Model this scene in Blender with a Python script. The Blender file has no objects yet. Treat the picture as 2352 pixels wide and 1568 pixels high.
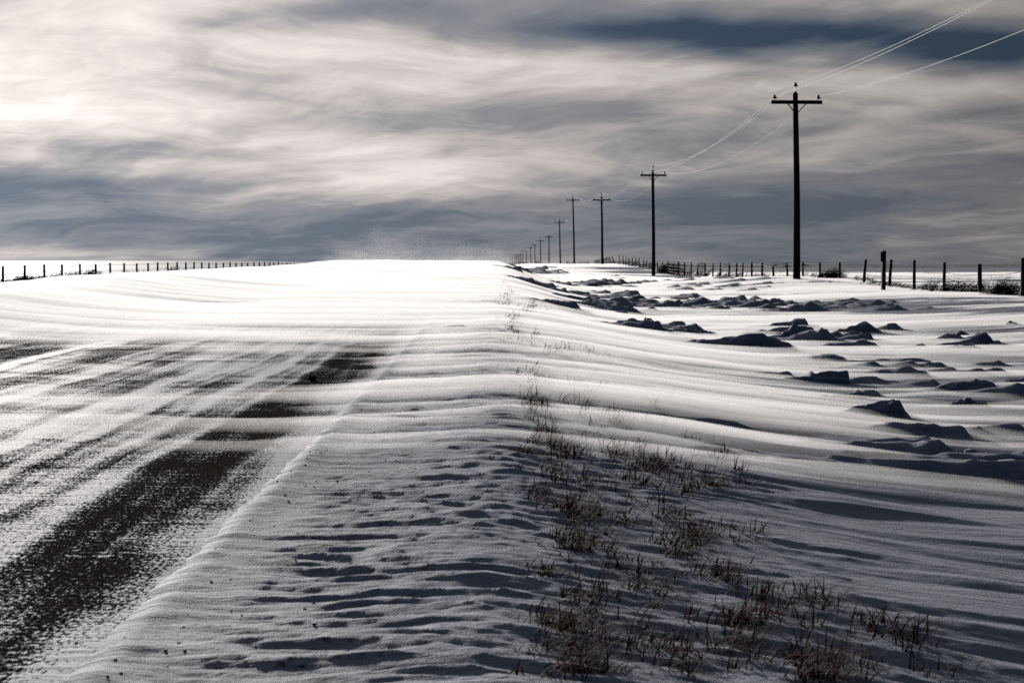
import bpy, bmesh, math, random
import numpy as np
from mathutils import Vector, Matrix

random.seed(7)
RNG = np.random.default_rng(11)
SC = bpy.context.scene
COL = SC.collection
R = math.radians

# ------------------------------------------------------------------ camera
CAM_H = 1.0                                   # eye height above the road surface
YAW, PITCH = R(0.666), R(3.12)
cam_d = bpy.data.cameras.new('camera')
cam_d.lens, cam_d.sensor_width = 50.0, 36.0
cam_d.clip_start, cam_d.clip_end = 0.05, 20000
cam_d.dof.use_dof = True
cam_d.dof.focus_distance = 12.0
cam_d.dof.aperture_fstop = 8.5
cam = bpy.data.objects.new('camera', cam_d)
COL.objects.link(cam)
cam.location = (0, 0, CAM_H)
cam.rotation_euler = (math.pi / 2 - PITCH, 0, -YAW)
SC.camera = cam

# ------------------------------------------------------------------ sun, world, exposure
SUN_AZ, SUN_EL = R(-20.5), R(11.3)               # azimuth from +Y towards +X
S = Vector((math.sin(SUN_AZ) * math.cos(SUN_EL), math.cos(SUN_AZ) * math.cos(SUN_EL), math.sin(SUN_EL)))
sun_d = bpy.data.lights.new('sun', 'SUN')
sun_d.energy, sun_d.angle, sun_d.color = 4.9, R(2.5), (1.0, 0.95, 0.9)
sun = bpy.data.objects.new('sun', sun_d)
COL.objects.link(sun)
sun.location = S * 60
sun.rotation_euler = (-S).to_track_quat('-Z', 'Y').to_euler()

SC.view_settings.view_transform = 'Standard'
SC.view_settings.look = 'None'
SC.view_settings.exposure = 0.22
SC.view_settings.gamma = 1.0
cy = SC.cycles
cy.use_denoising = False               # the grain of the snow is left in
cy.max_bounces, cy.diffuse_bounces, cy.glossy_bounces = 4, 0, 1
cy.transmission_bounces, cy.volume_bounces = 2, 0
cy.transparent_max_bounces = 256
cy.sample_clamp_indirect = 4.0
cy.use_fast_gi = False


class NT:
    """small helper round a node tree"""
    def __init__(self, tree):
        self.t = tree
        tree.nodes.clear()

    def n(self, kind, **kw):
        nd = self.t.nodes.new(kind)
        for k, v in kw.items():
            setattr(nd, k, v)
        return nd

    def put(self, sock, v):
        if isinstance(v, bpy.types.NodeSocket):
            self.t.links.new(v, sock)
        elif v is not None:
            sock.default_value = v

    def m(self, op, a, b=None, c=None, clamp=False):
        nd = self.n('ShaderNodeMath', operation=op, use_clamp=clamp)
        for i, v in enumerate((a, b, c)):
            self.put(nd.inputs[i], v)
        return nd.outputs[0]

    def xyz(self, x, y, z):
        nd = self.n('ShaderNodeCombineXYZ')
        for i, v in enumerate((x, y, z)):
            self.put(nd.inputs[i], v)
        return nd.outputs[0]

    def sep(self, v):
        nd = self.n('ShaderNodeSeparateXYZ')
        self.put(nd.inputs[0], v)
        return nd.outputs

    def noise(self, vec, scale=1.0, detail=4.0, rough=0.55, dist=0.0, dim='3D'):
        nd = self.n('ShaderNodeTexNoise', noise_dimensions=dim)
        self.put(nd.inputs['Vector'], vec)
        nd.inputs['Scale'].default_value = scale
        nd.inputs['Detail'].default_value = detail
        nd.inputs['Roughness'].default_value = rough
        nd.inputs['Distortion'].default_value = dist
        return nd.outputs

    def ramp(self, fac, stops, interp='LINEAR'):
        nd = self.n('ShaderNodeValToRGB')
        nd.color_ramp.interpolation = interp
        e = nd.color_ramp.elements
        while len(e) < len(stops):
            e.new(0.5)
        for i, (p, c) in enumerate(stops):
            e[i].position = p
            e[i].color = (c, c, c, 1) if not hasattr(c, '__len__') else (*c, 1)
        self.put(nd.inputs[0], fac)
        return nd.outputs[0]

    def smooth(self, v, lo, hi):
        nd = self.n('ShaderNodeMapRange', interpolation_type='SMOOTHSTEP')
        self.put(nd.inputs[0], v)
        nd.inputs[1].default_value, nd.inputs[2].default_value = lo, hi
        return nd.outputs[0]

    def mix(self, f, a, b):
        nd = self.n('ShaderNodeMix', data_type='RGBA')
        self.put(nd.inputs[0], f)
        self.put(nd.inputs[6], a if isinstance(a, bpy.types.NodeSocket) else (*a, 1))
        self.put(nd.inputs[7], b if isinstance(b, bpy.types.NodeSocket) else (*b, 1))
        return nd.outputs[2]


FPX, VPX, HZ = 3267.0, 1138.0, 606.0           # measurements on the photograph (2352 px wide)

world = bpy.data.worlds.new('World')
SC.world = world
world.use_nodes = True


def build_world():
    w = NT(world.node_tree)
    out = w.n('ShaderNodeOutputWorld')
    bg = w.n('ShaderNodeBackground')
    bg.inputs[1].default_value = 0.1
    w.t.links.new(bg.outputs[0], out.inputs[0])
    sky = w.n('ShaderNodeTexSky', sky_type='NISHITA', sun_disc=False)
    sky.sun_elevation, sky.sun_rotation = SUN_EL, SUN_AZ
    d = w.n('ShaderNodeTexCoord').outputs['Generated']
    x, y, z = w.sep(d)
    az = w.m('ARCTAN2', x, y)
    zz = w.m('MAXIMUM', z, 0.0)
    den = w.m('ADD', zz, 0.17)
    px, py = w.m('DIVIDE', x, den), w.m('DIVIDE', y, den)
    P = w.xyz(px, py, 0.0)
    # domain warp so the streaks curl
    wn = w.noise(P, 1.3, 3, 0.5)[1]
    wx, wy, _ = w.sep(wn)
    wx, wy = w.m('SUBTRACT', wx, 0.5), w.m('SUBTRACT', wy, 0.5)
    qx = w.m('ADD', px, w.m('MULTIPLY', wx, 0.65))
    qy = w.m('ADD', py, w.m('MULTIPLY', wy, 0.7))
    # bands drift slightly uphill to the right
    qy = w.m('ADD', qy, w.m('MULTIPLY', qx, 0.22))
    n1 = w.noise(w.xyz(w.m('MULTIPLY', qx, 0.75), qy, 3.1), 0.75, 4, 0.5, 0.2)[0]
    n2 = w.noise(w.xyz(w.m('MULTIPLY', qx, 0.7), w.m('MULTIPLY', qy, 0.95), 8.7), 1.9, 9, 0.54, 0.3)[0]
    n3 = w.noise(w.xyz(w.m('MULTIPLY', w.m('ADD', qx, w.m('MULTIPLY', qy, 0.9)), 0.55), w.m('MULTIPLY', w.m('SUBTRACT', qy, w.m('MULTIPLY', qx, 0.5)), 2.2), 1.7), 4.5, 8, 0.62, 0.3)[0]
    n4 = w.noise(w.xyz(w.m('MULTIPLY', w.m('ADD', qx, w.m('MULTIPLY', py, 0.7)), 1.3), w.m('MULTIPLY', w.m('SUBTRACT', qy, w.m('MULTIPLY', px, 0.2)), 0.85), 5.5), 4.2, 10, 0.62, 0.3)[0]
    # placed banks and gaps of cloud, in azimuth and elevation
    ua = w.m('ADD', az, w.m('MULTIPLY', wx, 0.16))
    va = w.m('ADD', zz, w.m('MULTIPLY', wy, 0.05))
    D = w.m('ADD', w.m('MULTIPLY', w.m('SUBTRACT', n1, 0.5), 0.9), 0.655)
    D = w.m('ADD', D, w.m('MULTIPLY', w.m('SUBTRACT', n2, 0.5), 1.12))
    D = w.m('ADD', D, w.m('MULTIPLY', w.m('SUBTRACT', n3, 0.5), 0.36))
    D = w.m('ADD', D, w.m('MULTIPLY', w.m('SUBTRACT', n4, 0.5), 0.40))
    feats = [(1700, 115, 330, 34, -0.95), (2300, 118, 190, 34, -0.65), (830, 50, 270, 34, -0.36),
             (1750, 205, 450, 30, 0.2), (350, 230, 520, 110, 0.2), (1250, 180, 280, 45, 0.18),
             (120, 440, 420, 34, -0.26), (1700, 485, 330, 26, -0.22), (1500, 535, 330, 20, 0.1),
             (850, 290, 230, 34, -0.12), (120, 325, 280, 16, -0.14), (0, 0, 500, 140, 0.14),
             (2250, 220, 200, 40, 0.16), (1950, 250, 420, 60, 0.22), (700, 375, 420, 26, 0.14), (1950, 330, 300, 40, -0.06),
             (300, 510, 800, 50, -0.24), (1700, 560, 700, 40, -0.12), (350, 602, 600, 14, 0.16), (1550, 30, 250, 30, 0.12), (1900, 530, 500, 40, -0.1)]
    for fx, fy, sx, sy, amp in feats:
        a = w.m('DIVIDE', w.m('SUBTRACT', ua, math.atan((fx - VPX) / FPX)), sx / FPX)
        b = w.m('DIVIDE', w.m('SUBTRACT', va, (HZ - fy) / FPX), sy / FPX)
        g = w.m('EXPONENT', w.m('MULTIPLY', w.m('ADD', w.m('MULTIPLY', a, a), w.m('MULTIPLY', b, b)), -0.6))
        D = w.m('MULTIPLY_ADD', g, amp, D)
    low = w.smooth(zz, 0.075, 0.0)
    D = w.m('MULTIPLY_ADD', low, -0.22, D)
    D = w.m('MAXIMUM', D, w.m('MULTIPLY', w.smooth(zz, 0.11, 0.06), 0.21))
    cloud = w.ramp(D, [(0.0, (0.032, 0.062, 0.110)), (0.24, (0.124, 0.144, 0.178)), (0.52, (0.240, 0.240, 0.252)),
                       (0.75, (0.45, 0.415, 0.395)), (1.0, (0.66, 0.62, 0.59))])
    # clouds lit from behind: brightest round the sun, dark on the far side of the sky
    dot = w.n('ShaderNodeVectorMath', operation='DOT_PRODUCT')
    w.put(dot.inputs[0], d)
    dot.inputs[1].default_value = S
    c = w.m('MAXIMUM', dot.outputs['Value'], 0.0)
    g1 = w.m('POWER', c, 50.0)
    g2 = w.m('POWER', c, 6.0)
    f = w.m('ADD', w.m('MULTIPLY', g1, 0.20), w.m('MULTIPLY', g2, 0.78))
    f = w.m('ADD', f, 0.12)
    f = w.m('MULTIPLY_ADD', w.smooth(dot.outputs['Value'], 0.45, 0.85), 0.36, f)
    sc_ = w.n('ShaderNodeVectorMath', operation='SCALE')
    w.put(sc_.inputs[0], cloud)
    w.put(sc_.inputs['Scale'], w.m('MULTIPLY', f, 10.0))
    # thin blue air of the real sky behind the deepest gaps
    thin = w.m('MULTIPLY', w.smooth(D, 0.16, -0.1), w.smooth(zz, 0.09, 0.14))
    sks = w.n('ShaderNodeVectorMath', operation='SCALE')
    w.put(sks.inputs[0], sky.outputs[0])
    w.put(sks.inputs['Scale'], 0.10)
    skyc = w.mix(w.m('MULTIPLY', thin, 0.3), sc_.outputs[0], sks.outputs[0])
    # the side of the sky away from the sun is a clear deep blue
    rear = w.smooth(dot.outputs['Value'], 0.75, 0.1)
    tint = w.n('ShaderNodeMix', data_type='RGBA', blend_type='MULTIPLY')
    w.put(tint.inputs[0], rear)
    w.put(tint.inputs[6], skyc)
    tint.inputs[7].default_value = (0.55, 0.85, 1.45, 1)
    w.put(bg.inputs[0], tint.outputs[2])


build_world()


# ------------------------------------------------------------------ numeric helpers
def hash2(ix, iy, seed):
    h = (ix.astype(np.int64) * 374761393 + iy.astype(np.int64) * 668265263 + seed * 1274126177) & 0xFFFFFFFF
    h = ((h ^ (h >> 13)) * 1274126177) & 0xFFFFFFFF
    h = ((h ^ (h >> 16)) * 2246822519) & 0xFFFFFFFF
    return (h ^ (h >> 15)) & 0xFFFFFFFF


def pn(x, y, seed=0):
    """gradient noise, about -1..1"""
    x, y = np.asarray(x, float), np.asarray(y, float)
    x0, y0 = np.floor(x), np.floor(y)
    fx, fy = x - x0, y - y0
    ux, uy = fx * fx * fx * (fx * (fx * 6 - 15) + 10), fy * fy * fy * (fy * (fy * 6 - 15) + 10)

    def g(ix, iy, dx, dy):
        a = hash2(ix, iy, seed) * (2 * math.pi / 4294967296.0)
        return np.cos(a) * dx + np.sin(a) * dy
    a, b = g(x0, y0, fx, fy), g(x0 + 1, y0, fx - 1, fy)
    c, d = g(x0, y0 + 1, fx, fy - 1), g(x0 + 1, y0 + 1, fx - 1, fy - 1)
    return 1.5 * ((a * (1 - ux) + b * ux) * (1 - uy) + (c * (1 - ux) + d * ux) * uy)


def fbm(x, y, seed=0, octv=4, gain=0.5):
    v, a, f = 0.0, 1.0, 1.0
    for k in range(octv):
        v = v + a * pn(x * f, y * f, seed + 17 * k)
        a *= gain
        f *= 2.03
    return v


def sstep(a, b, x):
    t = np.clip((np.asarray(x, float) - a) / (b - a), 0, 1)
    return t * t * (3 - 2 * t)


def profile(pts):
    """smooth curve through points, as a table"""
    xs = np.array([p[0] for p in pts], float)
    zs = np.array([p[1] for p in pts], float)
    s = np.linspace(-60, 420, 2401)
    v = np.interp(s, xs, zs)
    k = np.exp(-np.linspace(-2.2, 2.2, 41) ** 2)
    k /= k.sum()
    vs = np.convolve(np.pad(v, 20, mode='edge'), k, mode='valid')
    return lambda Y: np.interp(Y, np.append(s, [1500, 6000]), np.append(vs, [zs[-1], zs[-1]]))


zr = profile([(-60, 0), (9, 0), (20, .10), (30, .21), (45, .44), (60, .68), (90, 1.06), (110, 1.15), (130, 1.1),
              (160, .8), (200, 0), (300, -2.4), (420, -3)])
zd = profile([(-60, -.40), (22, -.40), (40, -.37), (60, -.28), (80, -.14), (100, -.02), (130, .02), (145, .24), (159, .58), (173, .72),
              (190, .98), (200, 1.0), (216, .82), (250, .0), (300, -1.2), (420, -2)])
zf = profile([(-60, -.12), (50, -.08), (60, -.11), (65, .12), (70, .30), (76, .28), (82, .16), (90, .1), (102, 0), (113, -.02),
              (128, -.15), (136, -.02), (145, .2), (159, .62), (173, .64), (190, .96), (200, 1.0), (216, .8), (240, .25), (300, -.9), (420, -1.6)])
zl = profile([(-60, -.45), (85, -.42), (140, -.1), (200, 0), (420, 0)])


def road_z(X, Y):
    bank = 0.34 * sstep(-4.6, -9.6, X) * sstep(72, 24, Y)
    return zr(Y) - 0.012 * np.abs(X + 4.7) * 0.6 + 0.02 + bank


def ground_base(X, Y):
    """large form of the land, without ripples"""
    X, Y = np.broadcast_arrays(np.asarray(X, float), np.asarray(Y, float))
    road = road_z(np.clip(X, -9.8, -0.9), Y)
    # right side: shoulder, bank, ditch, rise to the fence, field
    shoulder = road + 0.008
    ditch = zd(Y)
    bank = sstep(-0.2, 4.2, X) * 0.75 + 0.25 * sstep(0.0, 2.2, X)
    r = shoulder * (1 - bank) + ditch * bank
    fe = zf(Y)
    t = sstep(6.5, 15.0, X)
    r = r * (1 - t) + fe * t
    far = -0.42 - 0.9 * sstep(200, 900, Y)
    t = sstep(17.0, 20.0, X)
    r = r * (1 - t) + far * t
    # left side: drift along the road edge, then the low field
    l = road * 1.0 + 0.0 * X
    t = sstep(-9.8, -15.0, X)
    l = l * (1 - t) + zl(Y) * t
    z = np.where(X > -5, r, l)
    xe = X + .012 * pn(Y * .9, Y * 0 + .7, 37) + .02 * pn(X * 5, Y * 6, 39)
    under = sstep(-0.95, -1.15, xe) * sstep(-9.95, -9.75, X)
    z = z - 0.045 * under
    # far low hills on the left-hand horizon, gentle swells elsewhere
    hl = sstep(900, 2600, Y) * sstep(0.02, -0.22, X / np.maximum(Y, 1))
    z = z + hl * (6.0 + 1.6 * fbm(X / 420, Y / 900, 5, 3))
    hr = sstep(500, 1600, Y) * sstep(0.1, 0.16, X / np.maximum(Y, 1))
    z = z + hr * (1.0 + 0.8 * pn(X / 260, Y / 700, 9)) * sstep(0.36, 0.2, X / np.maximum(Y, 1))
    return z


def cam_ray(px, py):
    """direction of a point measured on the photograph"""
    v = Vector(((px - 1176) / FPX, (784 - py) / FPX, -1))
    v = cam.rotation_euler.to_matrix() @ v
    return v


def at(px, py, Y):
    v = cam_ray(px, py)
    k = Y / v.y
    return Vector((v.x * k, Y, CAM_H + v.z * k))


def hit(px, py, y0=2.5, y1=240):
    v = cam_ray(px, py)
    Ys = np.exp(np.linspace(math.log(y0), math.log(y1), 1500))
    zz = CAM_H + v.z / v.y * Ys
    g = ground_base(v.x / v.y * Ys, Ys)
    i = np.argmax(zz < g)
    if zz[i] >= g[i]:
        i = len(Ys) - 1
    return Vector((v.x / v.y * Ys[i], Ys[i], g[i]))


# ------------------------------------------------------------------ ground detail
def lump_profile(a, b):
    """wind-carved ridge: long tail towards -X, steep head towards +X; a, b are normalised"""
    tail = np.clip(1 + a, 0, 1) ** 1.7
    head = np.clip(1 - a / 0.11, 0, 1) ** 0.6
    p = np.where(a < 0, tail, head)
    c = np.where(b < 0, sstep(-.7, -.05, b), np.clip(1 - b * b, 0, 1))
    return p * c


LUMPS = []


def scatter_lumps():
    r = random.Random(5)
    # bands of broken crust that the photograph shows in the ditch
    bands = [(1330, 655, 90, 14, 34), (1430, 690, 110, 12, 22), (1480, 712, 130, 12, 26), (1640, 660, 240, 12, 46),
             (1700, 705, 280, 9, 44), (1900, 708, 200, 8, 26), (1580, 640, 200, 6, 20), (1560, 765, 70, 8, 8),
             (2240, 790, 120, 16, 6), (2190, 900, 150, 30, 4), (1880, 880, 120, 20, 2), (2080, 1005, 200, 25, 2),
             (1250, 625, 60, 8, 26), (2150, 855, 160, 12, 9), (1900, 790, 300, 40, 11), (2200, 1050, 140, 16, 2)]
    for cx, cy_, sx, sy, n in bands:
        for _ in range(n):
            p = hit(cx + r.gauss(0, sx * .6), cy_ + r.gauss(0, sy * .6))
            if p.x < 0.6 or p.x > 16 or p.y > 185 or p.y < 7:
                continue
            s = r.uniform(.35, 1.0) ** 1.5
            k = 1.0 + p.y / 50
            LUMPS.append((p.x, p.y, (0.35 + .9 * s) * k, (0.09 + 0.17 * s) * k, (0.05 + .10 * s) * k ** 0.65 * (1.3 if p.y > 24 and p.x < 9 else .85), r.uniform(-.25, .15)) if p.y < 60 or r.random() < .6 else (p.x, p.y, .8 * k, .2 * k, .06 * k, 0))


scatter_lumps()
# long low drifts that the wind has drawn out between the broken ridges: (px of the head, py, length, width, height, skew)
for _px, _py, _L, _W, _H, _sk in ((2330, 1110, 3.0, .34, .13, .02), (2420, 1085, 2.2, .3, .13, .03), (1600, 772, 4.5, .5, .12, .0), (1590, 790, 3.6, .4, .11, .0),
                                  (1480, 772, 3.0, .35, .08, .0), (1900, 830, 2.4, .3, .08, .02), (2100, 838, 3.0, .3, .08, .0), (1690, 985, 1.6, .2, .05, .0),
                                  (1890, 652, 9.0, 1.0, .12, .0), (1840, 668, 7.0, .8, .09, .0), (1420, 690, 4.0, .5, .13, .0), (2000, 880, 2.2, .25, .07, .0),
                                  (1060, 754, .8, .2, .05, .0), (2340, 1000, 1.5, .25, .09, .02)):
    _p = hit(_px, _py)
    LUMPS.append((_p.x, _p.y, _L, _W, _H, _sk))


def ground_detail(X, Y, lumps=True):
    d = np.zeros_like(X)
    nearf = sstep(150, 40, Y)
    # the shoulder: short ripples lying across the road edge
    sh = sstep(-1.05, -0.55, X) * sstep(2.0, 0.7, X) * sstep(60, 18, Y)
    w1 = pn(X * 0.9, Y * 1.3, 41)
    w1 = pn(X * 0.9, Y * 1.3, 41)
    rp = fbm(X * 1.9 + 3 + 0.7 * w1, Y * 10.0 + X * 1.6 + .9 * w1, 21, 3, .5)
    q1 = pn(X * 1.1 + .9 * w1, Y * 5.2 + X * 1.0 + 1.1 * w1, 121)
    q2 = pn(X * 2.1 + .9 * w1, Y * 10.5 + X * 2.0 + 1.1 * w1, 123)
    rid = (1 - 2.2 * np.sqrt(q1 * q1 + .006)) + .55 * (1 - 2.2 * np.sqrt(q2 * q2 + .006))
    rp2 = fbm(X * 4.5 + .6 * w1, Y * 19 + X * 3.2 + w1, 23, 3, .55)
    big = fbm(X * 0.9, Y * 1.9 + .5 * w1, 25, 2)
    patchy = sstep(-.35, .45, pn(X * .7 + 5, Y * .9, 27))
    crest = np.exp(-((X + 0.02 - 0.16 * pn(Y * .7, Y * 0 + 2.2, 3)) / 0.35) ** 2)
    d += sh * ((0.0070 + .005 * patchy) * rid + 0.004 * rp + (0.0060 + .002 * patchy) * rp2 + 0.005 * big * sstep(-.9, -.3, X) + 0.03 * crest)
    d += sh * 0.012 * np.maximum(0, rp) * crest
    # the little berm where the plough edge meets the asphalt
    e = 0.05 * pn(Y * 1.1, Y * 0 + .5, 31) + .03 * pn(X * 4, Y * 7, 35)
    d += 0.015 * np.exp(-((X + 1.02 + e) / 0.12) ** 2) * sstep(80, 30, Y) * (1 + .6 * pn(X * 3, Y * 9, 33))
    # the ditch: long low drifts drawn out along the wind
    di = sstep(0.5, 1.8, X) * sstep(17.5, 15, X) * nearf
    dr = fbm(X * 0.22 + 0.3 * pn(X * .3, Y * .5, 57), Y * 0.85 - X * .06, 51, 3, .45)
    ds = fbm(X * 0.5, Y * 4.2 + X * .15, 53, 3)
    amp = 0.040 + 0.004 * sstep(6, 14, Y) + 0.02 * sstep(30, 60, Y)
    amp = amp * (1 - .7 * sstep(8, 13, X) * sstep(50, 80, Y))
    d += di * (amp * (1 - np.sqrt(dr * dr + .01) * 1.9) + 0.010 * ds + .003 * fbm(X * 1.2, Y * 12 + X * .4, 59, 2))
    # long swept bar in front of the big ridges, as in the photograph
    # far field and everything else
    d += sstep(18, 21, X) * (0.05 * fbm(X * .06, Y * .25, 61, 3))
    d += sstep(-12, -16, X) * (0.06 * fbm(X * .06, Y * .2, 63, 3))
    if lumps:
        for (lx, ly, L, W, H, sk) in LUMPS:
            i = np.where((np.abs(Y - ly) < W * 1.3))
            if len(i[0]) == 0:
                continue
            rows = slice(i[0].min(), i[0].max() + 1)
            xs, ys = X[rows], Y[rows]
            j = np.where((xs[0] > lx - L * 1.05) & (xs[0] < lx + L * .3))[0]
            if len(j) == 0:
                continue
            cs = slice(j.min(), j.max() + 1)
            xx, yy = xs[:, cs], ys[:, cs]
            a = (xx - lx) / L + 0.06 * pn(xx * 5, yy * 5, 71)
            b = (yy - ly - sk * (xx - lx)) / W + 0.25 * pn(xx * 3, yy * 4, 73)
            q = H * lump_profile(a, b) * (1 + .25 * pn(xx * 4, yy * 9, 75))
            d[rows, cs] = np.maximum(d[rows, cs], 0.3 * d[rows, cs] + q)
    return d


def set_props(o, label=None, cat=None, group=None, kind=None):
    if label: o['label'] = label
    if cat: o['category'] = cat
    if group: o['group'] = group
    if kind: o['kind'] = kind
    return o


def np_mesh(name, verts, faces, mat, smooth=True):
    """faces: (n, 4) array"""
    me = bpy.data.meshes.new(name)
    nv, nf = len(verts), len(faces)
    me.vertices.add(nv)
    me.vertices.foreach_set('co', np.ascontiguousarray(verts, dtype=np.float32).ravel())
    me.loops.add(nf * 4)
    me.loops.foreach_set('vertex_index', np.ascontiguousarray(faces, dtype=np.int32).ravel())
    me.polygons.add(nf)
    me.polygons.foreach_set('loop_start', np.arange(0, nf * 4, 4, dtype=np.int32))
    me.polygons.foreach_set('use_smooth', np.full(nf, smooth))
    me.update(calc_edges=True)
    me.validate()
    me.materials.append(mat)
    o = bpy.data.objects.new(name, me)
    COL.objects.link(o)
    return o


def grid_faces(nr, nc, off=0, flip=False):
    i = np.arange(nr * nc).reshape(nr, nc) + off
    f = np.stack([i[:-1, :-1], i[:-1, 1:], i[1:, 1:], i[1:, :-1]], -1).reshape(-1, 4)
    return f[:, ::-1] if flip else f


# ------------------------------------------------------------------ materials
def mat(name):
    m = bpy.data.materials.new(name)
    m.use_nodes = True
    t = NT(m.node_tree)
    out = t.n('ShaderNodeOutputMaterial')
    b = t.n('ShaderNodeBsdfPrincipled')
    t.t.links.new(b.outputs[0], out.inputs[0])
    return m, t, b, out


def snow_mat():
    m, t, b, _ = mat('wind_packed_snow')
    P = t.n('ShaderNodeTexCoord').outputs['Object']
    x, y, z = t.sep(P)
    # fine wind scour lines and grain as relief
    n1 = t.noise(t.xyz(t.m('MULTIPLY', x, 1.4), t.m('MULTIPLY', y, 9.0), 0.0), 1.0, 5, .62, .4)[0]
    n2 = t.noise(t.xyz(t.m('MULTIPLY', x, 14.0), t.m('MULTIPLY', y, 40.0), t.m('MULTIPLY', z, 40.0)), 1.0, 3, .6)[0]
    n3 = t.noise(P, 130.0, 3, .7)[0]
    h = t.m('ADD', t.m('MULTIPLY', n1, 0.035), t.m('MULTIPLY', n2, 0.019))
    h = t.m('ADD', h, t.m('MULTIPLY', n3, 0.009))
    bp = t.n('ShaderNodeBump')
    bp.inputs['Strength'].default_value = 0.62
    bp.inputs['Distance'].default_value = 1.0
    t.put(bp.inputs['Height'], h)
    t.put(b.inputs['Normal'], bp.outputs[0])
    # stubble and dead grass of the open fields, dirt flecks on the shoulder
    fl = t.noise(t.xyz(t.m('MULTIPLY', x, 0.03), t.m('MULTIPLY', y, 0.035), 4.0), 1.0, 6, .65)[0]
    fld = t.m('MAXIMUM', t.smooth(x, 18.0, 24.0), t.smooth(x, -16.0, -24.0))
    st = t.m('MULTIPLY', t.smooth(fl, 0.58, 0.70), fld)
    farband = t.m('MULTIPLY', t.smooth(y, 500.0, 1100.0), fld)
    fn = t.noise(t.xyz(t.m('MULTIPLY', x, 0.012), t.m('MULTIPLY', y, 0.004), 1.0), 1.0, 4, .6)[0]
    st = t.m('MAXIMUM', st, t.m('MULTIPLY', farband, t.smooth(fn, 0.42, 0.56)))
    dn = t.noise(t.xyz(t.m('MULTIPLY', x, 26.0), t.m('MULTIPLY', y, 30.0), 0.0), 1.0, 2, .6)[0]
    dl = t.noise(t.xyz(t.m('MULTIPLY', x, 2.2), t.m('MULTIPLY', y, 1.6), 2.0), 1.0, 3, .6)[0]
    sh = t.m('MULTIPLY', t.smooth(x, -1.15, -0.9), t.smooth(x, 0.0, -0.5))
    dirt = t.m('MULTIPLY', t.m('MULTIPLY', t.smooth(dn, 0.53, 0.64), t.smooth(dl, 0.38, 0.60)), sh)
    c = t.mix(st, (0.32, 0.345, 0.39), (0.10, 0.085, 0.065))
    c = t.mix(t.m('MULTIPLY', dirt, 0.85), c, (0.05, 0.042, 0.036))
    t.put(b.inputs['Base Color'], c)
    b.inputs['Roughness'].default_value = 0.7
    b.inputs['Specular IOR Level'].default_value = 0.03
    return m


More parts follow.
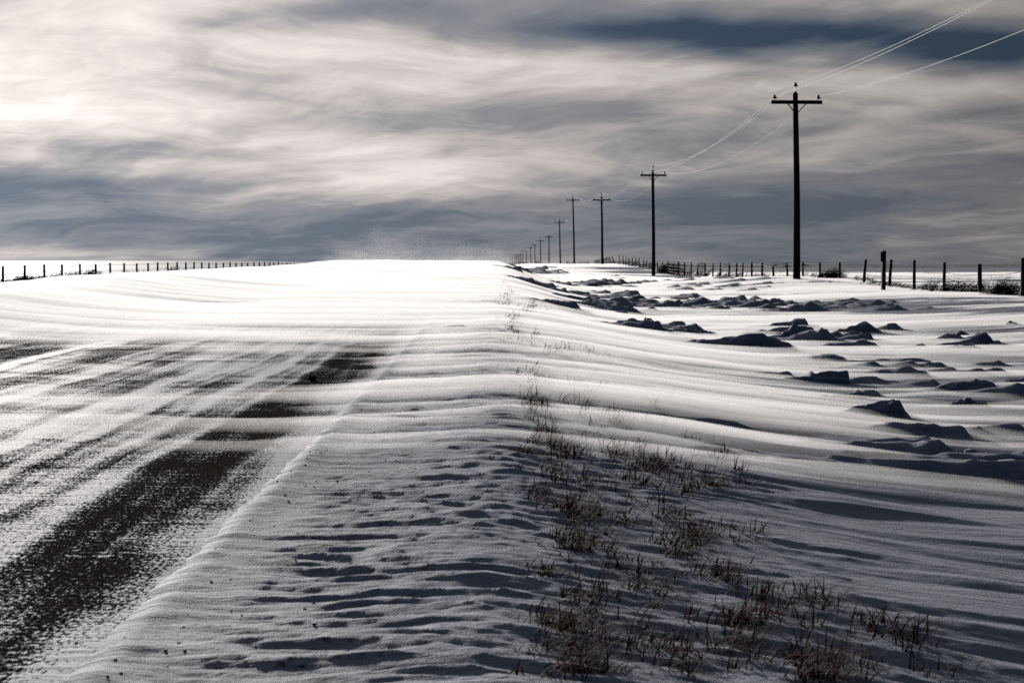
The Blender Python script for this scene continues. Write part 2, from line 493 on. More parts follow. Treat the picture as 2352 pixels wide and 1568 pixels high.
def road_mat():
    m, t, b, _ = mat('snow_streaked_asphalt')
    P = t.n('ShaderNodeTexCoord').outputs['Object']
    x, y, z = t.sep(P)
    wob = t.noise(t.xyz(t.m('MULTIPLY', x, 0.7), t.m('MULTIPLY', y, 0.35), 0.0), 1.0, 3, .5)[0]
    xw = t.m('MULTIPLY_ADD', t.m('SUBTRACT', wob, .5), 0.35, x)
    lon = t.noise(t.xyz(t.m('MULTIPLY', xw, 3.4), t.m('MULTIPLY', y, 0.10), 0.0), 1.0, 3, .6)[0]     # wheel-dragged streaks
    lon2 = t.noise(t.xyz(t.m('MULTIPLY', xw, 11.0), t.m('MULTIPLY', y, 0.45), 5.0), 1.0, 3, .6)[0]
    rip = t.noise(t.xyz(t.m('MULTIPLY', x, 4.5), t.m('MULTIPLY', y, 22.0), 0.0), 1.0, 4, .62, .5)[0]  # ripples across the lane
    pat = t.noise(t.xyz(t.m('MULTIPLY', x, 0.55), t.m('MULTIPLY', y, 0.9), 7.0), 1.0, 4, .6, .6)[0]
    sp = t.noise(t.xyz(t.m('MULTIPLY', x, 75.0), t.m('MULTIPLY', y, 42.0), 0.0), 1.0, 3, .65)[0]
    s = t.m('MULTIPLY', t.m('SUBTRACT', lon, .5), 1.5)
    s = t.m('ADD', s, t.m('MULTIPLY', t.m('SUBTRACT', lon2, .5), 0.75))
    s = t.m('ADD', s, t.m('MULTIPLY', t.m('SUBTRACT', rip, .5), 1.1))
    s = t.m('ADD', s, t.m('MULTIPLY', t.m('SUBTRACT', pat, .5), 1.5))
    s = t.m('ADD', s, t.m('MULTIPLY', t.m('SUBTRACT', sp, .5), 2.6))
    # swept bare strip beside the edge, packed snow in mid-lane, a barer strip beyond the centre line
    s = t.m('SUBTRACT', s, t.m('MULTIPLY', t.smooth(xw, -1.85, -1.5), 0.30))
    mid = t.m('MULTIPLY', t.smooth(xw, -1.7, -2.3), t.smooth(xw, -4.9, -4.4))
    s = t.m('MULTIPLY_ADD', mid, 0.13, s)
    s = t.m('MULTIPLY_ADD', t.smooth(xw, -4.6, -5.0), 0.08, s)
    for cx, wd, amp in ((-2.02, 0.06, 0.45), (-2.68, 0.10, 0.35), (-1.72, .05, .35), (-2.35, .05, .25), (-4.56, 0.10, 0.7), (-3.5, 0.08, .3), (-6.1, .1, .3)):
        a = t.m('DIVIDE', t.m('SUBTRACT', xw, cx), wd)
        s = t.m('MULTIPLY_ADD', t.m('EXPONENT', t.m('MULTIPLY', t.m('MULTIPLY', a, a), -1.0)), amp, s)
    s = t.m('MULTIPLY_ADD', t.smooth(y, 14.0, 50.0), 0.30, s)
    s = t.m('MULTIPLY_ADD', t.smooth(xw, -1.34, -1.06), 0.75, s)
    mask = t.smooth(s, -0.03, 0.24)
    asp = t.mix(t.smooth(sp, 0.35, 0.7), (0.012, 0.011, 0.010), (0.06, 0.053, 0.047))
    t.put(b.inputs['Base Color'], t.mix(mask, asp, (0.42, 0.44, 0.475)))
    t.put(b.inputs['Roughness'], t.m('MULTIPLY_ADD', mask, -0.22, 0.98))
    t.put(b.inputs['Specular IOR Level'], t.m('MULTIPLY_ADD', mask, 0.06, 0.0))
    bp = t.n('ShaderNodeBump')
    bp.inputs['Strength'].default_value = 0.8
    bp.inputs['Distance'].default_value = 1.0
    hh = t.m('ADD', t.m('MULTIPLY', mask, 0.004), t.m('MULTIPLY', sp, 0.002))
    hh = t.m('MULTIPLY_ADD', rip, 0.009, hh)
    t.put(bp.inputs['Height'], hh)
    t.put(b.inputs['Normal'], bp.outputs[0])
    return m


def wood_mat(name, c1, c2, sx=60.0):
    m, t, b, _ = mat(name)
    P = t.n('ShaderNodeTexCoord').outputs['Object']
    x, y, z = t.sep(P)
    n = t.noise(t.xyz(t.m('MULTIPLY', x, sx), t.m('MULTIPLY', y, sx), t.m('MULTIPLY', z, 1.5)), 1.0, 5, .6, .3)[0]
    t.put(b.inputs['Base Color'], t.mix(t.smooth(n, 0.35, 0.7), c1, c2))
    b.inputs['Roughness'].default_value = 0.85
    b.inputs['Specular IOR Level'].default_value = 0.25
    bp = t.n('ShaderNodeBump')
    bp.inputs['Strength'].default_value = 0.5
    bp.inputs['Distance'].default_value = 0.02
    t.put(bp.inputs['Height'], n)
    t.put(b.inputs['Normal'], bp.outputs[0])
    return m


def plain_mat(name, c, rough=0.6, metal=0.0, spec=0.5, var=0.3):
    m, t, b, _ = mat(name)
    P = t.n('ShaderNodeTexCoord').outputs['Object']
    n = t.noise(P, 9.0, 4, .6)[0]
    t.put(b.inputs['Base Color'], t.mix(n, tuple(v * (1 - var) for v in c), tuple(min(1, v * (1 + var)) for v in c)))
    b.inputs['Roughness'].default_value = rough
    b.inputs['Metallic'].default_value = metal
    b.inputs['Specular IOR Level'].default_value = spec
    return m


def straw_mat(name, c1, c2):
    m, t, b, out = mat(name)
    P = t.n('ShaderNodeTexCoord').outputs['Object']
    n = t.noise(P, 4.0, 3, .6)[0]
    c = t.mix(t.smooth(n, .35, .65), c1, c2)
    t.put(b.inputs['Base Color'], c)
    b.inputs['Roughness'].default_value = 0.8
    b.inputs['Specular IOR Level'].default_value = 0.06
    tr = t.n('ShaderNodeBsdfTranslucent')
    t.put(tr.inputs[0], c)
    mx = t.n('ShaderNodeMixShader')
    mx.inputs[0].default_value = 0.12
    t.t.links.new(b.outputs[0], mx.inputs[1])
    t.t.links.new(tr.outputs[0], mx.inputs[2])
    t.t.links.new(mx.outputs[0], out.inputs[0])
    return m


def vol_mat(name, density, g, col=(0.97, 0.97, 0.98)):
    m = bpy.data.materials.new(name)
    m.use_nodes = True
    t = NT(m.node_tree)
    out = t.n('ShaderNodeOutputMaterial')
    v = t.n('ShaderNodeVolumePrincipled')
    v.inputs['Color'].default_value = (*col, 1)
    v.inputs['Density'].default_value = density
    v.inputs['Anisotropy'].default_value = g
    t.t.links.new(v.outputs[0], out.inputs['Volume'])
    return m


M_SNOW, M_ROAD = snow_mat(), road_mat()
M_POLE = wood_mat('creosoted_pole_wood', (0.018, 0.014, 0.011), (0.045, 0.033, 0.025))
M_POST = wood_mat('weathered_post_wood', (0.022, 0.018, 0.016), (0.06, 0.05, 0.042))
M_INS = plain_mat('dark_glass_insulator', (0.03, 0.025, 0.025), 0.5)
M_WIRE = plain_mat('bright_aluminium_wire', (0.8, 0.8, 0.8), 0.75, 0.0, var=.05)
M_BARB = plain_mat('rusty_barbed_wire', (0.07, 0.055, 0.045), 0.7, 0.4)
M_STEEL = plain_mat('grey_galvanised_steel', (0.12, 0.12, 0.13), 0.55, 0.6)
M_PLATE = plain_mat('faded_sign_plate', (0.30, 0.30, 0.30), 0.6)
M_GRASS = straw_mat('dry_brown_grass', (0.026, 0.009, 0.004), (0.060, 0.024, 0.011))
M_WEED = straw_mat('dead_weed_stems', (0.022, 0.016, 0.012), (0.055, 0.040, 0.028))
M_TWIG = plain_mat('bare_twigs', (0.04, 0.034, 0.03), 0.85, spec=.2)
M_STONE = plain_mat('dark_gravel', (0.045, 0.04, 0.037), 0.85, spec=.3)


# ------------------------------------------------------------------ terrain meshes
def rows_to(y1, r0=0.004, r1=0.007, split=45.0, y0=2.2):
    a = np.exp(np.arange(math.log(y0), math.log(min(split, y1)), r0))
    if y1 > split:
        a = np.append(a, np.exp(np.arange(math.log(split), math.log(y1), r1)))
    return a


def build_ground():
    Y = np.concatenate([np.linspace(-60, 2.0, 50), rows_to(5200)])
    u = np.linspace(-1, 1, 620)
    # denser columns to the right of the road, where the relief is
    u = np.sign(u) * np.abs(u) ** 1.0
    u = np.concatenate([[-40, -10, -3.5, -1.8, -1.25], u, [1.25, 1.8, 3.5, 10, 40]])
    half = 2.6 + 0.50 * np.maximum(Y, 0)
    X = u[None, :] * half[:, None] + 0.02 * np.maximum(Y, 0)[:, None]
    X = np.clip(X, -6500, 6500)
    YY = np.repeat(Y[:, None], X.shape[1], 1)
    Z = ground_base(X, YY)
    # detail works on near-rectangular rows
    det = ground_detail(X, YY, lumps=False)
    add_lumps(X, YY, det)
    Z = Z + det
    V = np.stack([X, YY, Z], -1).reshape(-1, 3)
    o = np_mesh('snow_ground', V, grid_faces(*X.shape), M_SNOW)
    set_props(o, kind='structure')
    return o


def add_lumps(X, Y, d):
    yv = Y[:, 0]
    for (lx, ly, L, W, H, sk) in LUMPS:
        ext = W * 1.1 + abs(sk) * L
        i0, i1 = np.searchsorted(yv, ly - ext), np.searchsorted(yv, ly + ext)
        if i1 <= i0:
            continue
        xs = X[i0:i1]
        j = np.where(((xs > lx - L * 1.1) & (xs < lx + L * .3)).any(0))[0]
        if len(j) == 0:
            continue
        s = (slice(i0, i1), slice(j.min(), j.max() + 1))
        xx, yy = X[s], Y[s]
        a = (xx - lx) / L + 0.06 * pn(xx * 5, yy * 5, 71)
        b = (yy - ly - sk * (xx - lx)) / W + 0.25 * pn(xx * 3, yy * 4, 73)
        q = lump_profile(a, b) * (1 + .25 * pn(xx * 4, yy * 9, 75))
        qs = q * 3 + .4 * pn(xx * 2, yy * 5, 77)
        q = H * (.55 * q + .45 * (np.floor(qs) + sstep(.3, .7, qs - np.floor(qs))) / 3)
        d[s] = np.maximum(d[s], 0.35 * d[s] + q)


def build_road():
    Y = np.concatenate([np.linspace(-60, 2.0, 30), rows_to(420, 0.005, 0.008)])
    X = np.linspace(-9.9, -0.86, 150)
    XX, YY = np.meshgrid(X, Y)
    Z = road_z(XX, YY) + 0.006 * fbm(XX * 1.2, YY * .5, 81, 3) * sstep(90, 30, YY)
    Z = Z - 0.07 * sstep(-0.98, -0.86, XX) - 0.06 * sstep(-9.75, -9.9, XX)
    V = np.stack([XX, YY, Z], -1).reshape(-1, 3)
    o = np_mesh('road', V, grid_faces(*XX.shape), M_ROAD)
    set_props(o, kind='structure')


build_ground()
build_road()


# ------------------------------------------------------------------ mesh builder
class MB:
    def __init__(self):
        self.v, self.f = [], []

    def tube(self, pts, rads, n=8, cap=True):
        pts = [Vector(p) for p in pts]
        if not hasattr(rads, '__len__'):
            rads = [rads] * len(pts)
        base = len(self.v)
        up0 = None
        for i, p in enumerate(pts):
            t = (pts[min(i + 1, len(pts) - 1)] - pts[max(i - 1, 0)]).normalized()
            if up0 is None:
                up0 = Vector((0, 0, 1)) if abs(t.z) < .9 else Vector((1, 0, 0))
            s = t.cross(up0).normalized()
            q = s.cross(t).normalized()
            for k in range(n):
                a = 2 * math.pi * k / n
                self.v.append(p + (s * math.cos(a) + q * math.sin(a)) * rads[i])
        for i in range(len(pts) - 1):
            for k in range(n):
                a, b = base + i * n + k, base + i * n + (k + 1) % n
                self.f.append((a, b, b + n, a + n))
        if cap:
            self.f.append(tuple(base + k for k in range(n))[::-1])
            e = base + (len(pts) - 1) * n
            self.f.append(tuple(e + k for k in range(n)))

    def box(self, c, half, rot=None, bev=0.0):
        """box with chamfered long edges when bev is given"""
        c = Vector(c)
        rot = rot or Matrix.Identity(3)
        hx, hy, hz = half
        if bev <= 0:
            b = len(self.v)
            for sx, sy, sz in ((-1, -1, -1), (1, -1, -1), (1, 1, -1), (-1, 1, -1), (-1, -1, 1), (1, -1, 1), (1, 1, 1), (-1, 1, 1)):
                self.v.append(c + rot @ Vector((sx * hx, sy * hy, sz * hz)))
            for f in ((0, 3, 2, 1), (4, 5, 6, 7), (0, 1, 5, 4), (1, 2, 6, 5), (2, 3, 7, 6), (3, 0, 4, 7)):
                self.f.append(tuple(b + i for i in f))
            return
        b = len(self.v)
        loop = [(-hy + bev, -hz), (hy - bev, -hz), (hy, -hz + bev), (hy, hz - bev), (hy - bev, hz), (-hy + bev, hz), (-hy, hz - bev), (-hy, -hz + bev)]
        for sx in (-hx, hx):
            for (y, z) in loop:
                self.v.append(c + rot @ Vector((sx, y, z)))
        for k in range(8):
            self.f.append((b + k, b + (k + 1) % 8, b + 8 + (k + 1) % 8, b + 8 + k))
        self.f.append(tuple(b + k for k in range(8))[::-1])
        self.f.append(tuple(b + 8 + k for k in range(8)))

    def lathe(self, c, prof, n=12):
        """prof: list of (radius, height) from the bottom up"""
        c = Vector(c)
        self.tube([c + Vector((0, 0, h)) for r, h in prof], [r for r, h in prof], n)

    def blade(self, p, d, h, w, bend, n=3):
        """one grass blade: tapering strip that leans along d"""
        p, d = Vector(p), Vector(d)
        s = Vector((-d.y, d.x, 0))
        if s.length < 1e-5:
            s = Vector((1, 0, 0))
        s.normalize()
        b = len(self.v)
        for i in range(n + 1):
            t = i / n
            q = p + Vector((0, 0, h * t * (1 - .35 * bend * t))) + d * (h * bend * t * t)
            ww = w * (1 - t) ** .7 + w * .08
            self.v += [q - s * ww / 2, q + s * ww / 2]
        for i in range(n):
            a = b + 2 * i
            self.f.append((a, a + 1, a + 3, a + 2))

    def build(self, name, material, parent=None, loc=None, smooth=False):
        me = bpy.data.meshes.new(name)
        me.from_pydata([tuple(v) for v in self.v], [], self.f)
        me.materials.append(material)
        if smooth:
            me.polygons.foreach_set('use_smooth', np.ones(len(me.polygons), bool))
        me.update()
        o = bpy.data.objects.new(name, me)
        COL.objects.link(o)
        if parent:
            o.parent = parent
        if loc is not None:
            o.location = loc
        return o


def empty(name, loc):
    o = bpy.data.objects.new(name, None)
    COL.objects.link(o)
    o.location = loc
    o.empty_display_size = 0.2
    return o


def gz(x, y):
    return float(ground_base(np.array([x]), np.array([y]))[0])


# ------------------------------------------------------------------ utility poles
def pole(arm, base, label, lean=0.0, arm_roll=0.0, yaw=0.0):
    """arm: centre of the crossarm; base: foot on the ground"""
    t = set_props(empty('utility_pole', base), label, 'utility pole', 'utility poles along the road')
    a = Vector(arm) - Vector(base)
    H = a.z
    top = a + a.normalized() * 0.40
    m = MB()
    n = 9
    pts, rad = [], []
    for i in range(n):
        k = i / (n - 1)
        p = Vector((0, 0, -0.4)).lerp(top, k)
        p.x += 0.02 * math.sin(k * 5 + base[1])
        pts.append(p)
        rad.append(0.185 - 0.06 * k)
    pts += [top + Vector((0, 0, .06)), top + Vector((0, 0, .12))]
    rad += [0.09, 0.03]
    m.tube(pts, rad, 16)
    m.build('pole_shaft', M_POLE, t, smooth=True)
    rot = Matrix.Rotation(yaw, 3, 'Z') @ Matrix.Rotation(arm_roll, 3, 'Y')
    y = -0.19
    m = MB()
    m.box(a + rot @ Vector((0, y, 0)), (1.22, .06, .085), rot, .014)
    m.build('crossarm', M_POLE, t)
    for s in (-1, 1):
        m = MB()
        p0 = a + rot @ Vector((s * .47, y - .055, -.04))
        p1 = a + rot @ Vector((s * .10, y + .02, -.46))
        m.tube([p0, p1], .028, 6)
        m.build('brace', M_STEEL, t)
    ins = []
    for off in (Vector((-1.05, y, .085)), Vector((1.05, y, .085)), None):
        m = MB()
        p = (a + rot @ off) if off is not None else top + Vector((0, 0, .08))
        pin = MB()
        if off is not None:
            pin.tube([p + Vector((0, 0, -.24)), p + Vector((0, 0, .12))], .014, 6)
            hp = p + Vector((0, 0, .07))
        else:
            pin.tube([p + Vector((0, 0, -.1)), p + Vector((0, 0, .34))], [.03, .024], 6)
            hp = p + Vector((0, 0, .28))
        m.lathe(hp, [(.04, 0), (.112, .01), (.118, .05), (.066, .065), (.062, .09), (.088, .105), (.09, .14), (.06, .17), (.02, .185)], 12)
        io = m.build('insulator', M_INS, t, smooth=True)
        pin.build('pin', M_STEEL, io)
        ins.append(Vector(base) + hp + Vector((0, 0, .1)))
    return ins


POLES = [  # crossarm centre px, py; depth; foot px, py or None when the foot is on the ground behind the crest
    (1827.5, 236, 68, 1831, 640, 'nearest and tallest looking timber utility pole, foot on the drift by the fence'),
    (1500, 403, 132, 1501, 628, 'timber utility pole standing where the fence passes behind its foot, second along the line'),
    (1381.5, 459.5, 193, 1384, 606, 'timber utility pole on the crest beside the leaning fence posts'),
    (1316, 460, 257, 1319.5, 606, 'extra tall timber utility pole, third arm in the line level with its neighbour'),
    (1285.3, 510.5, 322, 1287.5, 610, 'timber utility pole alone on bare skyline between the tall pole and the short ones'),
    (1260.8, 544, 388, 1261, 612, 'short looking utility pole with level arm, just before the low bush on the crest'),
    (1240.6, 553, 456, 1243, 612, 'small distant utility pole rising from the low bush beyond the crest'),
    (1228.6, 563.3, 528, 1229, 612, 'small distant utility pole on the near edge of the low bush'),
    (1218.4, 568.6, 592, 1220, 612, 'faint thin utility pole between the two dark bushes'),
    (1208.8, 577.7, 668, 1210.5, 612, 'tiny utility pole at the edge of the far dark bush, arm tilted'),
    (1200, 576.2, 752, 1202, 612, 'tiny utility pole leaning in front of the far dark bush'),
    (1196, 584.7, 830, 1196.4, 612, 'tiny utility pole sunk behind the top of the far dark bush'),
    (1191.5, 585.4, 900, 1191.8, 612, 'tiny utility pole with low arm behind the far dark bush'),
    (1187, 585.9, 985, 1186.5, 612, 'tiny utility pole at the thin end of the far dark bush'),
    (1184.2, 588.4, 1060, 1184, 612, 'very small utility pole nearly touching the one before it past the bush'),
    (1178.4, 593.2, 1230, 1178.6, 612, 'last visible speck of a utility pole at the end of the line'),
]
INS = []
p0 = Vector((14.6, 3.0, 8.9))
INS.append(pole(p0, Vector((14.6, 3.0, gz(14.6, 3.0))), 'timber utility pole beside the camera position, carrying the wires overhead'))
for i, (ax, ay, Y, bx, by, lab) in enumerate(POLES):
    a = at(ax, ay, Y)
    b = at(bx, by, Y)
    b.z = min(gz(b.x, Y), b.z)
    roll = {9: .05, 10: -.06, 3: -.02}.get(i, 0)
    yaw = R(2) if i < 5 else random.uniform(-.1, .1)
    INS.append(pole(a, b, lab, arm_roll=roll, yaw=yaw))

for k, (lab) in enumerate(('power line wire on the road side ends of the crossarms',
                           'power line wire on the field side ends of the crossarms',
                           'power line wire along the pole top insulators')):
    m = MB()
    pts = []
    for a, b in zip(INS[:-1], INS[1:]):
        A, B = a[k], b[k]
        n = 28
        sag = 0.95 if (B - A).length < 75 else 1.1
        if k == 1: sag *= 1.3
        for i in range(n):
            s = i / n
            p = A.lerp(B, s)
            p.z -= 4 * sag * s * (1 - s)
            pts.append(p)
    pts.append(INS[-1][k])
    m.tube(pts, [0.0095 if p.y < 140 else .006 for p in pts], 8)
    o = m.build('power_line', M_WIRE, smooth=True)
    set_props(o, lab, 'power line', 'power line wires')


# ------------------------------------------------------------------ fences
def fence_post(px, py, bx, Y, width, parent, base_z=None):
    top = at(px, py, Y)
    foot = at(bx, py, Y)
    z0 = gz(foot.x, Y) if base_z is None else base_z
    o_loc = Vector((foot.x, Y, z0))
    d = top - o_loc
    if d.z < .35:
        d.z = .35
    m = MB()
    r = width / 2
    ax = Vector((d.x, random.uniform(-.02, .02), d.z))
    lo = -ax * (.35 / max(ax.z, .3))
    pts = [lo, Vector((0, 0, 0)), ax * .5 + Vector((random.uniform(-.006, .006), 0, 0)), ax * .97, ax]
    m.tube(pts, [r * 1.02, r, r * .97, r * .95, r * .72], 10)
    p = m.build('post', M_POST, parent, loc=o_loc - parent.location, smooth=True)
    return o_loc, ax


def barbed(parent, posts, frac, sagk, near, missing=()):
    """one strand from post to post; barbs on the near spans"""
    m = MB()
    for i in range(len(posts) - 1):
        (b0, a0), (b1, a1) = posts[i], posts[i + 1]
        if i in missing:
            continue
        f = frac + random.uniform(-.02, .02)
        A, B = b0 + a0 * f - Vector((0, .06, 0)), b1 + a1 * f - Vector((0, .06, 0))
        s_ = sagk * random.uniform(.2, 1.6)
        pts = []
        for k in range(9):
            t = k / 8
            q = A.lerp(B, t) - Vector((0, 0, 4 * s_ * t * (1 - t)))
            pts.append(q - parent.location)
        rr = 0.008 if b0.y < 70 else .012
        m.tube(pts, rr, 4, cap=False)
        if b0.y < near:
            L = (B - A).length
            for j in range(int(L / .13)):
                t = (j + .5) / int(L / .13)
                q = A.lerp(B, t) - Vector((0, 0, 4 * s_ * t * (1 - t))) - parent.location
                for _ in range(2):
                    d = Vector((random.uniform(-.5, .5), random.uniform(-1, 1), random.uniform(-1, 1))).normalized() * .019
                    m.tube([q - d, q + d], .0035, 3, cap=False)
    m.build('wire_strand', M_BARB, parent)


def right_fence():
    fx = 16.8
    c5 = lambda x, y, b=None: (1090.9 + x * .1465, 488 + y * .1465, 1090.9 + (x if b is None else b) * .1465)
    c8 = lambda x, y, b=None: (1378 + x * .2197, 344.5 + y * .2197, 1378 + (x if b is None else b) * .2197)
    c2 = lambda x, y, b=None: (1722.6 + x * .3297, 172.2 + y * .3297, 1722.6 + (x if b is None else b) * .3297)
    P = [c2(1903, 1273, 1908), c2(1598, 1315, 1607), c2(1355, 1305, 1356), c2(1146, 1288, 1148), c2(985, 1285, 973), c2(807, 1285, 795),
         c2(626, 1305, 627)]
    P += [c8(*a) for a in [(2299, 1172, 2305), (2122, 1165, 2124), (1954, 1181, 1963), (1810, 1213, 1818), (1697, 1179, 1698), (1587, 1177, 1589),
                           (1496, 1180, 1492), (1432, 1180, 1430), (1356, 1185, 1349), (1261, 1178, 1259), (1184, 1187, 1183), (1099, 1178, 1099),
                           (1030, 1187, 1015), (955, 1173, 953), (886, 1173, 886), (826, 1165, 826), (817, 1168, 818), (768, 1170, 769), (713, 1160, 716), (654, 1165, 658),
                           (600, 1170, 607), (541, 1170, 543), (520, 1170, 525), (492, 1148, 488), (458, 1142, 455), (412, 1127, 411), (377, 1127, 372),
                           (340, 1120, 341), (305, 1120, 305), (275, 1120, 268), (241, 1107, 242), (203, 1098, 204)]]
    P += [c5(*a) for a in [(2147, 685, 2190), (2105, 695, 2150), (2085, 702, 2114), (2065, 700, 2076), (2045, 712, 2045), (2022, 715, 2022),
                           (1957, 735, 1962), (1937, 735, 1940), (1918, 742, 1918), (1900, 755, 1900), (1880, 745, 1881),
                           (1785, 772, 1785), (1765, 772, 1765), (1745, 777, 1743), (1724, 778, 1724), (1706, 780, 1706), (1680, 775, 1680), (1655, 782, 1655), (1635, 784, 1635)]]
    root = set_props(empty('wire_fence', (fx, 60, gz(fx, 60))), 'barbed wire fence of dark wooden posts running past the utility poles', 'fence')
    posts = []
    for k in range(3, 0, -1):                      # posts that go on past the edge of the picture
        Y = 46 - 4 * k
        z0 = gz(fx, Y)
        m = MB()
        ax = Vector((random.uniform(-.04, .04), 0, 1.3 + random.uniform(-.1, .1)))
        m.tube([-ax * .25, ax * .5, ax * .97, ax], [.07, .065, .063, .05], 10)
        m.build('post', M_POST, root, loc=Vector((fx, Y, z0)) - root.location, smooth=True)
        posts.append((Vector((fx, Y, z0)), ax))
    for i, (x, y, b) in enumerate(P):
        Y = fx * FPX / (b - VPX)
        w = 0.135 if Y < 200 else .17
        w *= random.uniform(.85, 1.12)
        posts.append(fence_post(x, y, b, Y, w, root))
    for fr in (.9, .66, .42, .2):
        barbed(root, posts, fr, .05, 75, missing=() if fr > .5 else (11, 14, 20))


def left_fence():
    fx = -30.0
    root = set_props(empty('wire_fence', (fx, 100, gz(fx, 100))), 'wire fence of thin dark posts beyond the far edge of the snowy road', 'fence')
    T = [(18, 275), (165, 268), (296, 264), (416, 264), (536, 260), (642, 261), (740, 254), (834, 256), (919, 258), (995, 256), (1059, 250),
         (1127, 252), (1190, 249), (1248, 251), (1304, 249), (1355, 251), (1404, 255), (1452, 253), (1501, 254), (1545, 250), (1585, 254),
         (1625, 253), (1664, 253), (1706, 250), (1743, 251), (1777, 250), (1811, 251), (1839, 253), (1872, 249), (1896, 258), (1928, 254), (1953, 259), (1978, 259)]
    posts = []
    for k in range(3, 0, -1):
        Y = 87 - 4 * k
        z0 = gz(fx, Y)
        m = MB()
        ax = Vector((0, 0, 1.28))
        m.tube([-ax * .25, ax * .5, ax * .97, ax], [.07, .065, .063, .05], 8)
        m.build('post', M_POST, root, loc=Vector((fx, Y, z0)) - root.location, smooth=True)
        posts.append((Vector((fx, Y, z0)), ax))
    for cx, cy_ in T:
        x, y = cx * .3418, 516.8 + cy_ * .3418
        Y = fx * FPX / (x - VPX)
        posts.append(fence_post(x, y, x + random.uniform(-.4, .4), Y, .16 + max(0, Y - 120) * .0005, root))
    for fr in (.93, .6, .3):
        barbed(root, posts, fr, .04, 0)


right_fence()
left_fence()


# marker post with a small plate, in front of the fence
def marker_post():
    Y = 56.0
    top, foot = at(2029.3, 576.5, Y), at(2028.7, 676, Y)
    z0 = gz(foot.x, Y)
    base = Vector((foot.x, Y, z0))
    t = set_props(empty('marker_post', base), 'tall squared marker post with a small grey plate, standing in front of the fence', 'marker post')
    m = MB()
    h = top.z - z0
    m.v, m.f = [], []
    m.box((0, 0, h / 2 - .2), (.074, .074, h / 2 + .2))
    # sloped cap
    b = len(m.v)
    for sx, sy in ((-1, -1), (1, -1), (1, 1), (-1, 1)):
        m.v.append(Vector((sx * .074, sy * .074, h)))
    m.v.append(Vector((0, 0, h + .03)))
    for k in range(4):
        m.f.append((b + k, b + (k + 1) % 4, b + 4))
    m.build('post', M_POST, t)
    m = MB()
    rz = Matrix.Rotation(R(62), 3, 'Z')
    m.box((-.10, -.03, h - .22), (.11, .008, .195), rz)
    pl = m.build('sign_plate', M_PLATE, t)
    m = MB()
    m.box(Vector((-.10, -.03, h - .22)) + rz @ Vector((0, -.012, 0)), (.075, .004, .14), rz)
    m.build('sign_face', M_STEEL, pl)


marker_post()


# ------------------------------------------------------------------ snow drifts that stand clear of the ground
def drift(px, py, wpx, hpx, label, peak=0.72, sharp=1.2, over=0.0, terr=3, depth=0.55, horn=None, seed=0, cat='snowdrift'):
    """px, py: middle of the base line; peak: where along its length the summit is; over: how far the head leans"""
    c = hit(px, py)
    k = c.y / FPX
    W, H = wpx * k * 1.15, hpx * k * 1.25
    D = max(W * depth * .5, H * 1.1)
    nu, nv = 110, 48
    u = np.linspace(0, 1, nu)[:, None] * np.ones((1, nv))
    v = np.ones((nu, 1)) * np.linspace(-1, 1, nv)[None, :]
    sx = seed * 13.7
    peak = min(.9, peak + .1) if sharp > .95 else peak
    pk = peak + 0.06 * pn(v * 1.3 + sx, v * 0 + .3, 91)
    t = np.where(u < pk, u / pk, (1 - u) / np.maximum(1 - pk, .05))
    t = np.clip(t, 0, 1)
    p = np.where(u < pk, t ** (.8 + .4 * sharp), np.clip(t, 0, 1) ** (.75 / sharp))
    vv = np.clip(v + .30 * pn(u * 4 + sx, u * 0, 93) * (1 - v * v) + .10 * pn(u * 13 + sx, v * 3, 94) * (1 - v * v), -1, 1)
    cross = sstep(-1.0, -.30, vv) ** .8 * (1 - np.clip((vv + .30) / 1.30, 0, 1) ** 1.5)
    h = p * cross
    h *= 1 + .26 * pn(u * 4.0 + sx, v * 2.2, 95) + .08 * pn(u * 9 + sx, v * 6, 97) + .04 * pn(u * 20 + sx, v * 14, 98)
    # second smaller summit so no two ridges share an outline
    q = .55 * np.exp(-((u - (.25 + .5 * ((seed * .37) % 1))) / .1) ** 2 - ((v + .35) / .4) ** 2)
    h = np.maximum(h, q * (1 + .3 * pn(u * 9 + sx, v * 4, 99)))
    if terr:                                       # layered crust: soft ledges
        hq = h * terr
        fr = hq - np.floor(hq)
        h = .55 * h + .45 * (np.floor(hq) + sstep(.25, .75, fr)) / terr
    if horn:
        h = h + horn[1] * np.exp(-((u - horn[0]) / .035) ** 2 - (v / .3) ** 2)
    h = h * sstep(0, .06, u) * sstep(1, .97, u) * sstep(1, .9, np.abs(v))
    hn = h / h.max()
    x = (u - .5) * W + over * W * hn ** 1.5 * sstep(pk - .25, pk, u)
    y = v * D * (.55 + .45 * np.sqrt(np.clip(h, 0, 1))) + .12 * D * pn(u * 3 + sx, v, 101)
    z = hn * H - 0.03 - 0.05 * (hn < .02) + 0.0
    # let it follow the lie of the ground
    gb = ground_base(c.x + x, c.y + y)
    gd = ground_detail(c.x + x, c.y + y, lumps=False)
    z = z + (gb + .6 * gd - c.z)
    top = np.stack([x, y, z], -1).reshape(-1, 3)
    bot = np.stack([x, y, np.minimum(z - .05, gb - c.z - .15)], -1).reshape(-1, 3)
    n = nu * nv
    idx = np.arange(n).reshape(nu, nv)
    faces = [grid_faces(nu, nv, 0), grid_faces(nu, nv, n, True)]
    for ring in (idx[0], idx[-1], idx[:, 0], idx[:, -1]):
        a, b = ring[:-1], ring[1:]
        faces.append(np.stack([a, b, b + n, a + n], -1))
    o = np_mesh('snow_drift', np.concatenate([top, bot]), np.concatenate(faces), M_SNOW)
    me = o.data
    bm = bmesh.new()
    bm.from_mesh(me)
    bmesh.ops.recalc_face_normals(bm, faces=bm.faces)
    bm.to_mesh(me)
    bm.free()
    o.location = c
    set_props(o, label, cat, 'wind-carved snow drifts in the ditch')
    return o


